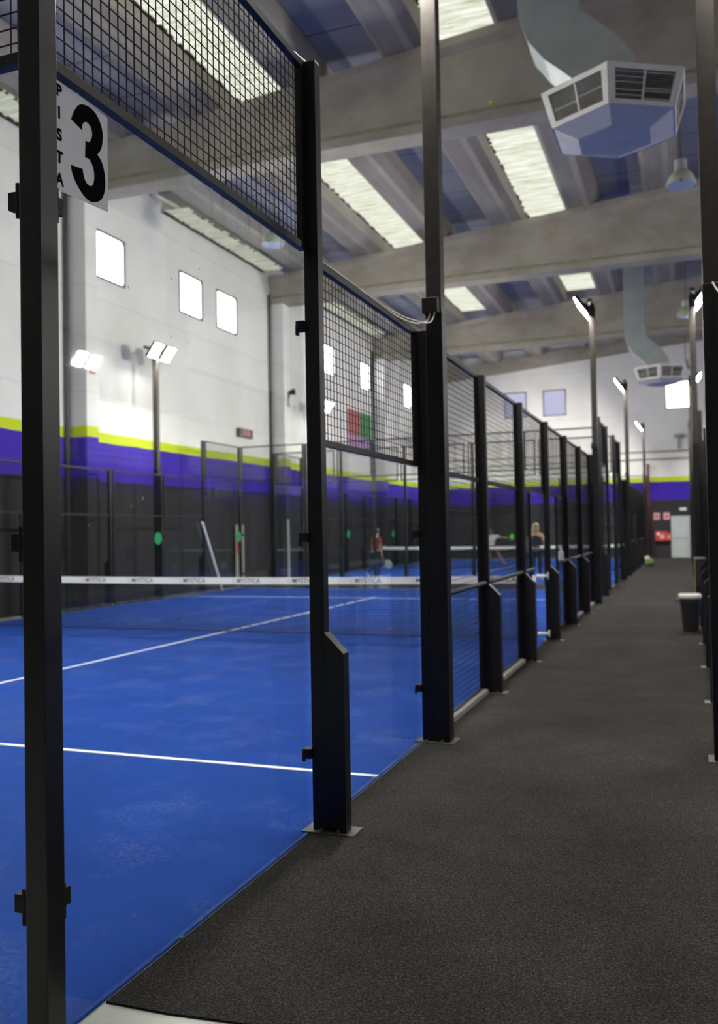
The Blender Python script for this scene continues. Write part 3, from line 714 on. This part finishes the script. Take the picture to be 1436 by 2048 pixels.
MB().box(.0, .1, -.45, .45, -.13, .13).obj('case', BLACK, sb); text_obj('digits', '20:38', .2, mat('red_digits', (.75, .18, .15), .5), sb, face_x(.102, 0, 0), .001, .004)
cw = empty('wall_spotlight', (-10.3, 23.95, 6.1), 0, 'small dark spotlight with cream box on the middle column', 'spotlight')
MB().box(.0, .1, -.09, .09, -.42, -.16).obj('cream_box', CREAM, cw); MB().tube([(.02, 0, .02), (.2, .1, .06)], [.06, .11], 12).obj('head', BLACK, cw); MB().box(0, .06, -.03, .03, -.16, .04).obj('bracket', BLACK, cw)
num = empty('wall_number', (-10.3, 13.8, 5.26), 0, 'faded red 2 painted plate on the column nearest the first court', 'number plate')
text_obj('numeral', '2', .5, mat('faded_red_paint', (.60, .22, .16), .6), num, face_x(.004, 0, 0), .003, .01)
bd = empty('notice_board', (-10.72, 21.2, 0), 0, 'beige upright board with red top half behind the far fence', 'board')
MB().box(0, .03, -.22, .28, -.01, 1.8).obj('panel', mat('beige_board', (.42, .38, .32), .7), bd); MB().box(.03, .036, -.2, -.02, .95, 1.55).obj('red_label', RED, bd)
def stick(p, q, r, label):
    m_ = MB().tube([p, q], r, 8).obj('leaning_pole', WHITE); tag(m_, label, 'pole')
stick((-9.92, 18.75, .03), (-9.92, 17.75, 1.85), .03, 'pale pole leaning at a slant against the far fence')
stick((-9.92, 23.0, .03), (-9.92, 22.98, 1.95), .03, 'pale upright pole by the near corner of court 2')
for k, (x, y, z, lab) in enumerate(((-9.9958, 15.82, 1.46, 'round green sticker on the pole under the dazzling lamps'), (-9.988, 19.84, 1.45, 'round green sticker beside the beige notice board'),
                                    (-9.9958, 28.4, 1.45, 'round green sticker nearest the woman in red'), (-9.9958, 33.72, 1.42, 'small round green sticker past the woman in red'))):
    d = MB().tube([(0, 0, 0), (.008, 0, 0)], .15, 24).obj('green_sticker', mat('signal_green', (.0, .34, .09), .5) if k == 0 else bpy.data.materials['signal_green']); d.location = (x, y, z)
    tag(d, lab, 'sticker', 'green stickers')
# back wall
dr = bpy.data.objects.new('door_1', None); SC.collection.objects.link(dr); dr['kind'] = 'structure'; dr.location = (1.12, YB, 0)
DOORM = mat('pale_grey_door', (0.46, 0.50, 0.49), 0.5, nscale=2, namt=.1)
MB().box(0, .86, -.05, -.005, 0, 2.02).obj('door_leaf', DOORM, dr); MB().box(.12, .74, -.056, -.05, .9, .96).obj('push_bar', mat('grey_bar', (.32, .34, .34), .4), dr)
f = MB(); f.box(-.05, 0, -.06, -.005, 0, 2.07); f.box(.86, .91, -.06, -.005, 0, 2.07); f.box(0, .86, -.06, -.005, 2.02, 2.07); f.obj('door_frame', PLATE, dr)
for i, xq in enumerate((.46, .92)):
    s = empty('safety_sign', (xq, YB, 2.02), 0, 'pinkish square safety sign, the one %s' % ('nearer the red pipe' if i == 0 else 'nearer the grey door'), 'sign', 'pinkish safety signs')
    MB().box(-.14, .14, -.02, -.004, -.17, .17).obj('plate', PNK, s); MB().box(-.08, .08, -.024, -.02, -.1, .08).obj('pictogram', mat('dull_red', (.5, .16, .17), .6) if i == 0 else bpy.data.materials['dull_red'], s)
ex = tag(MB().box(-.16, .16, -.05, -.004, -.06, .07).obj('exit_light', WHITE, bevel=.01), 'small white emergency light above the grey door', 'emergency light'); ex.location = (1.68, YB, 2.34)
hb = empty('fire_hose_box', (.72, YB, 1.03), 0, 'bright red fire hose box with pale round emblem on the back wall', 'hose box')
MB().box(-.34, .22, -.22, -.004, -.22, .25).obj('cabinet', RED, hb, bevel=.03); MB().tube([(-.03, -.222, 0), (-.03, -.235, 0)], .12, 20).obj('emblem', PNK, hb); MB().box(-.26, -.14, -.232, -.222, .08, .2).obj('label_plate', CREAM, hb)
fe = empty('fire_extinguisher', (1.02, YB-.12, .82), 0, 'small red extinguisher between the hose box and the door', 'fire extinguisher')
MB().tube([(0, 0, 0), (0, 0, .38)], .085, 16).obj('bottle', RED, fe, smooth=False); MB().tube([(0, 0, .38), (0, 0, .46)], [.05, .03], 10).obj('valve', BLACK, fe); MB().box(-.05, .05, -.09, -.084, .1, .28).obj('label_plate', PNK, fe)
MB().box(-.02, .02, .08, .116, .1, .3).obj('bracket', BLACK, fe)
rp = tag(MB().tube([(.12, YB-.12, 0), (.12, YB-.12, 4.6)], .06, 10).obj('fire_pipe', mat('dark_red_pipe', (.10, .012, .018), .5), smooth=True), 'dark red vertical fire pipe on the back wall', 'pipe')
PIPE = mat('grey_pipe', (.30, .30, .26), .5)
for z, lab in ((5.17, 'upper grey pipe running across the back wall'), (4.80, 'lower grey pipe running across the back wall')):
    tag(MB().tube([(XL+.1, YB-.06, z), (XR-.1, YB-.06, z+.05)], .04, 8).obj('wall_pipe', PIPE, smooth=True), lab, 'pipe', 'back wall pipes')
sp = empty('wall_speaker', (1.56, YB, 5.9), 0, 'small grey speaker above the pipes on the back wall', 'speaker')
MB().box(-.2, .2, -.25, -.004, -.08, .1).obj('case', PIPE, sp, bevel=.02); MB().box(-.04, .04, -.06, -.004, -.6, -.08).obj('bracket', PIPE, sp)

# ------------------------------------------------------------------ bin, bag, bottle and such
bn = empty('waste_bin', (1.86, 11.55, .004), 0, 'black waste bin with cream rim standing by the opposite fence', 'bin')
k = 20
def rr(a, b, z, ox=0): return [(ox+a*math.copysign(abs(math.cos(2*PI*i/k))**.6, math.cos(2*PI*i/k)), b*math.copysign(abs(math.sin(2*PI*i/k))**.6, math.sin(2*PI*i/k)), z) for i in range(k)]
MB().loft([rr(.11, .13, 0), rr(.145, .165, .5), rr(.135, .155, .5), rr(.105, .125, .02)]).obj('body', mat('black_plastic', (.012, .012, .012), .35), bn)
MB().loft([rr(.15, .17, .48), rr(.158, .178, .49), rr(.158, .178, .53), rr(.13, .15, .54), rr(.13, .15, .5)]).obj('rim', CREAM, bn)
MB().loft([rr(.147, .167, .40), rr(.152, .172, .43), rr(.150, .170, .478)], cap=False).obj('bin_liner', mat('black_film', (.02, .02, .02), .2), bn)
MB().tube([(-.16, -.05, .44), (-.2, -.05, .45)], .025, 8).obj('handle', PLATE, bn)
tr = empty('ball_trolley', (2.02, 13.3, .004), 0, 'dark trolley with a yellow edge strip behind the waste bin', 'trolley')
q = MB(); q.box(-.07, .09, -.25, .25, .55, .98); q.obj('basket', mat('dark_basket', (.015, .015, .017), .5), tr)
for sx in (-.06, .08):
    for sy in (-.23, .23): MB().tube([(sx, sy, 0), (sx, sy, .56)], .012, 6).obj('leg', BLACK, tr)
MB().box(-.082, -.071, -.26, -.22, .3, .98).obj('edge_strip', mat('yellow_strip', (.42, .42, .05), .5), tr); MB().box(-.09, .1, -.26, .26, .985, 1.0).obj('rim', PLATE, tr)
bt = empty('water_bottle', (.05, 11.35, 1.052), 0, 'white drink bottle standing on the handrail end at the entrance', 'bottle')
MB().tube([(0, 0, 0), (0, 0, .12), (0, 0, .145)], [.042, .042, .02], 14).obj('flask', WHITE, bt, smooth=False); MB().tube([(0, 0, .145), (0, 0, .175)], .018, 10).obj('cap', WHITE, bt)
bg = empty('racket_bag', (.46, 33.6, .004), .4, 'green and pale racket bag lying at the foot of the far fence', 'bag')
MB().ball((0, 0, .15), .15, 14, (1.0, 2.3, 1)).obj('body', mat('green_cloth', (.12, .17, .05), .8), bg, smooth=True); MB().ball((-.02, .2, .3), .09, 12, (1, 2, 1)).obj('pocket', mat('pale_cloth', (.5, .5, .38), .8), bg, smooth=True)
MB().tube([(.05, -.3, .2), (.1, -.1, .36), (.1, .2, .38), (.05, .4, .25)], .015, 6).obj('strap', BLACKM, bg)
tag(MB().ball((-1.30, 13.53, 9.29), .035, 12).obj('tennis_ball', mat('ball_yellow', (.45, .75, .02), .8), smooth=True), 'yellow-green ball stuck on the ledge of the big beam', 'ball')
tag(MB().ball((.02, .72, .012), .010, 6, (.5, 1.4, 1)).obj('green_tie', mat('tie_green', (.02, .2, .12), .5)), 'scrap of green plastic at the glass foot', 'scrap')

# ------------------------------------------------------------------ people
SKIN = mat('skin', (0.50, 0.29, 0.20), 0.55)
def skin_obj(name, m, parent, verts, edges, rad, root=0, sub=2):
    me = bpy.data.meshes.new(name); me.from_pydata(verts, edges, []); me.materials.append(m)
    o = bpy.data.objects.new(name, me); SC.collection.objects.link(o); o.parent = parent
    sk = o.modifiers.new('skin', 'SKIN'); sk.use_smooth_shade = True
    me.skin_vertices.new() if not me.skin_vertices else None
    for i, r in enumerate(rad):
        v = me.skin_vertices[0].data[i]; v.radius = (r, r) if not isinstance(r, tuple) else r; v.use_root = (i == root)
    s = o.modifiers.new('sub', 'SUBSURF'); s.levels = sub; s.render_levels = sub
    return o
def person(loc, rz, label, J, top, pants, hair, shoe, long_hair, sleeves, grip=None):
    """J: joints in local metres, the figure faces +y"""
    t = empty('person', loc, rz, label, 'person', 'people playing')
    V = []; E = []; R = []
    def add(p, r, par=None):
        V.append(p); R.append(r); i = len(V)-1
        if par is not None: E.append((par, i))
        return i
    pel = add(J['pelvis'], (.145, .10)); wa = add(J['waist'], (.115, .085), pel); ch = add(J['chest'], (.15, .105), wa); nb = add(J['neckb'], .06, ch)
    hd = add(J['head0'], .058, nb); h1 = add(J['head1'], (.078, .088), hd); h2 = add(J['head2'], (.072, .082), h1)
    for s in 'LR':
        sh_ = add(J['sh'+s], .052, ch); el = add(J['el'+s], .038, sh_); wr = add(J['wr'+s], .026, el)
        pw = Vector(J['wr'+s]); d = (pw-Vector(J['el'+s])).normalized(); side = d.cross(Vector((0, 0, 1)));
        if side.length < .1: side = Vector((0, 1, 0))
        side.normalize(); pm = pw+d*.075; pi_ = add(tuple(pm), (.034, .018), wr)
        for f, (o_, ln) in enumerate(((-.027, .062), (-.009, .072), (.009, .068), (.027, .052))):
            a_ = add(tuple(pm+d*.02+side*o_), .0085, pi_); b_ = add(tuple(pm+d*(.02+ln*.5)+side*o_*1.1+Vector((0, 0, -.006))), .008, a_); add(tuple(pm+d*(.02+ln*.85)+side*o_*1.1+Vector((0, .008, -.016))), .007, b_)
        th = add(tuple(pw+d*.04-side*.034), .011, pi_); add(tuple(pw+d*.075-side*.052), .009, th)
        hp = add(J['hp'+s], .085, pel); kn = add(J['kn'+s], .055, hp); an = add(J['an'+s], .036, kn)
        fo = Vector(J['an'+s]); tz = Vector(J['toe'+s]); add(tuple(tz), .03, an)
    skin_obj('body', SKIN, t, V, E, R)
    # clothing
    V2 = [J['hem'], J['waist'], J['chest'], tuple(Vector(J['chest']).lerp(Vector(J['neckb']), .6))]; E2 = [(0, 1), (1, 2), (2, 3)]; R2 = [(.165, .12), (.135, .105), (.17, .125), (.075, .07)]
    if sleeves:
        for s in 'LR':
            i = len(V2); V2 += [J['sh'+s], tuple(Vector(J['sh'+s]).lerp(Vector(J['el'+s]), .7))]; E2 += [(2, i), (i, i+1)]; R2 += [.07, .062]
    skin_obj('shirt', top, t, V2, E2, R2)
    V3 = [J['pelvis']]; E3 = []; R3 = [(.165, .12)]
    for s in 'LR':
        i = len(V3); V3 += [J['hp'+s], tuple(Vector(J['hp'+s]).lerp(Vector(J['kn'+s]), .9))]; E3 += [(0, i), (i, i+1)]; R3 += [.1, .075]
        if pants[1]: V3 += [tuple(Vector(J['kn'+s]).lerp(Vector(J['an'+s]), .5)), tuple(Vector(J['kn'+s]).lerp(Vector(J['an'+s]), .92))]; E3 += [(i+1, i+2), (i+2, i+3)]; R3 += [.06, .05]
    skin_obj('trousers' if pants[1] else 'shorts', pants[0], t, V3, E3, R3)
    h1v = Vector(J['head1']); h2v = Vector(J['head2']); c = h1v.lerp(h2v, .55)
    hm = MB().ball(c+Vector((0, -.018, .035)), .105, 16, (.92, 1.0, .95))
    if long_hair == 'down': hm.ball(c+Vector((0, -.05, -.08)), .10, 14, (1.15, .6, 1.25))
    if long_hair == 'tail': hm.tube([c+Vector((0, -.09, .02)), c+Vector((0, -.15, -.08)), c+Vector((0, -.14, -.25)), c+Vector((0, -.13, -.42))], [.03, .045, .035, .01], 10)
    hm.obj('hair', hair, t, smooth=True)
    fc = c+Vector((0, .082, -.02))
    MB().ball(fc+Vector((0, .012, -.012)), .014, 8, (.8, 1.2, 1.4)).obj('nose', SKIN, t, smooth=True)
    for s in (-1, 1):
        MB().ball(fc+Vector((s*.030, -.002, .014)), .009, 8, (1.4, .8, .8)).obj('eye', INK, t, smooth=True)
        MB().ball(c+Vector((s*.078, .0, -.02)), .018, 8, (.5, .8, 1.3)).obj('ear', SKIN, t, smooth=True)
    MB().ball(fc+Vector((0, -.004, -.048)), .012, 8, (1.8, .7, .5)).obj('mouth', mat('lips', (.4, .12, .1), .5) if 'lips' not in bpy.data.materials else bpy.data.materials['lips'], t, smooth=True)
    for s in 'LR':
        a = Vector(J['an'+s]); z = Vector(J['toe'+s]); mid = a.lerp(z, .5)
        MB().tube([a+(a-z)*.25+Vector((0, 0, -.03)), a.lerp(z, .3)+Vector((0, 0, -.02)), z+Vector((0, 0, 0)), z+(z-a)*.25], [.03, .045, .042, .02], 12).obj('shoe', shoe, t, smooth=True)
    return t
def joints(h=1.62):
    k = h/1.62
    J = dict(pelvis=(0, 0, .90), waist=(0, .0, 1.04), chest=(0, -.005, 1.25), neckb=(0, -.005, 1.375), head0=(0, .0, 1.42), head1=(0, .015, 1.475), head2=(0, .01, 1.545),
             shL=(-.175, -.005, 1.31), elL=(-.225, -.02, 1.05), wrL=(-.23, .06, .83), shR=(.175, -.005, 1.31), elR=(.225, -.02, 1.05), wrR=(.23, .08, .83),
             hpL=(-.09, 0, .84), knL=(-.105, .02, .46), anL=(-.11, -.02, .09), toeL=(-.125, .13, .045), hpR=(.09, 0, .84), knR=(.105, .02, .46), anR=(.11, -.02, .09), toeR=(.125, .13, .045), hem=(0, 0, .88))
    return {a: (b[0]*k, b[1]*k, b[2]*k) for a, b in J.items()}
def racket(loc, rot, face, label):
    t = empty('padel_racket', loc, 0, label, 'racket', 'padel rackets'); t.rotation_euler = rot
    k = 20
    MB().loft([[(.125*math.cos(2*PI*i/k), y, .30+.145*math.sin(2*PI*i/k)) for i in range(k)] for y in (-.019, .019)]).obj('head', face, t, bevel=.006)
    MB().tube([(0, 0, 0), (0, 0, .17)], .016, 10).obj('grip', RUBBER, t)
    return t
REDC = mat('red_shirt', (.42, .035, .045), .8, nscale=8, namt=.4); NAVY = mat('navy_leggings', (.010, .014, .035), .7); DHAIR = mat('dark_hair', (.02, .013, .010), .5)
BLOND = mat('blond_hair', (.44, .33, .17), .5); TANK = mat('dark_tank_top', (.012, .022, .03), .7); WSH = mat('white_tee', (.75, .75, .77), .8); RSH = mat('red_shorts', (.42, .05, .04), .8)
BHAIR = mat('brown_hair', (.09, .06, .04), .6); WSHOE = mat('white_shoe', (.6, .6, .58), .6); OSHOE = mat('coral_shoe', (.6, .15, .1), .6)
J = joints(1.61); J['knL'] = (-.10, -.02, .46); J['anL'] = (-.12, -.30, .20); J['toeL'] = (-.12, -.22, .08); J['wrR'] = (.245, .03, .80); J['elR'] = (.24, -.02, 1.04)
person((-7.45, 24.3, 0), math.radians(-35), 'person in a red top and dark leggings with a dark ponytail, racket in hand', J, REDC, (NAVY, True), DHAIR, WSHOE, 'tail', True)
racket((-7.22, 24.28, .72), (math.radians(0), math.radians(142), math.radians(-15)), mat('white_racket', (.55, .6, .55), .4), 'pale padel racket in the hand of the person in red')
J = joints(1.68); J['elL'] = (-.27, -.03, 1.12); J['wrL'] = (-.30, .10, .93); J['elR'] = (.26, -.02, 1.10); J['wrR'] = (.22, .14, .95)
person((-2.38, 24.2, 0), math.radians(-8), 'blond person in a dark tank top standing between the entrance posts', J, TANK, (NAVY, True), BLOND, WSHOE, 'down', False)
J = joints(1.50); J.update(shR=(.19, .05, 1.24), elR=(.42, .08, 1.19), wrR=(.63, .10, 1.16), shL=(-.17, -.03, 1.2), elL=(-.36, -.1, 1.08), wrL=(-.42, .0, .95), knR=(.28, .12, .48), anR=(.50, .02, .12), toeR=(.62, .08, .05), knL=(-.12, .2, .46), anL=(-.20, .05, .09), toeL=(-.2, .2, .05))
person((-6.0, 35.0, 0), 0, 'person in a white tee and red shorts lunging with one arm stretched out', J, WSH, (RSH, False), BHAIR, OSHOE, '', True)
racket((-5.30, 35.1, 1.15), (0, math.radians(80), math.radians(68)), mat('green_racket', (.2, .75, .06), .4), 'green racket at the end of the stretched arm')
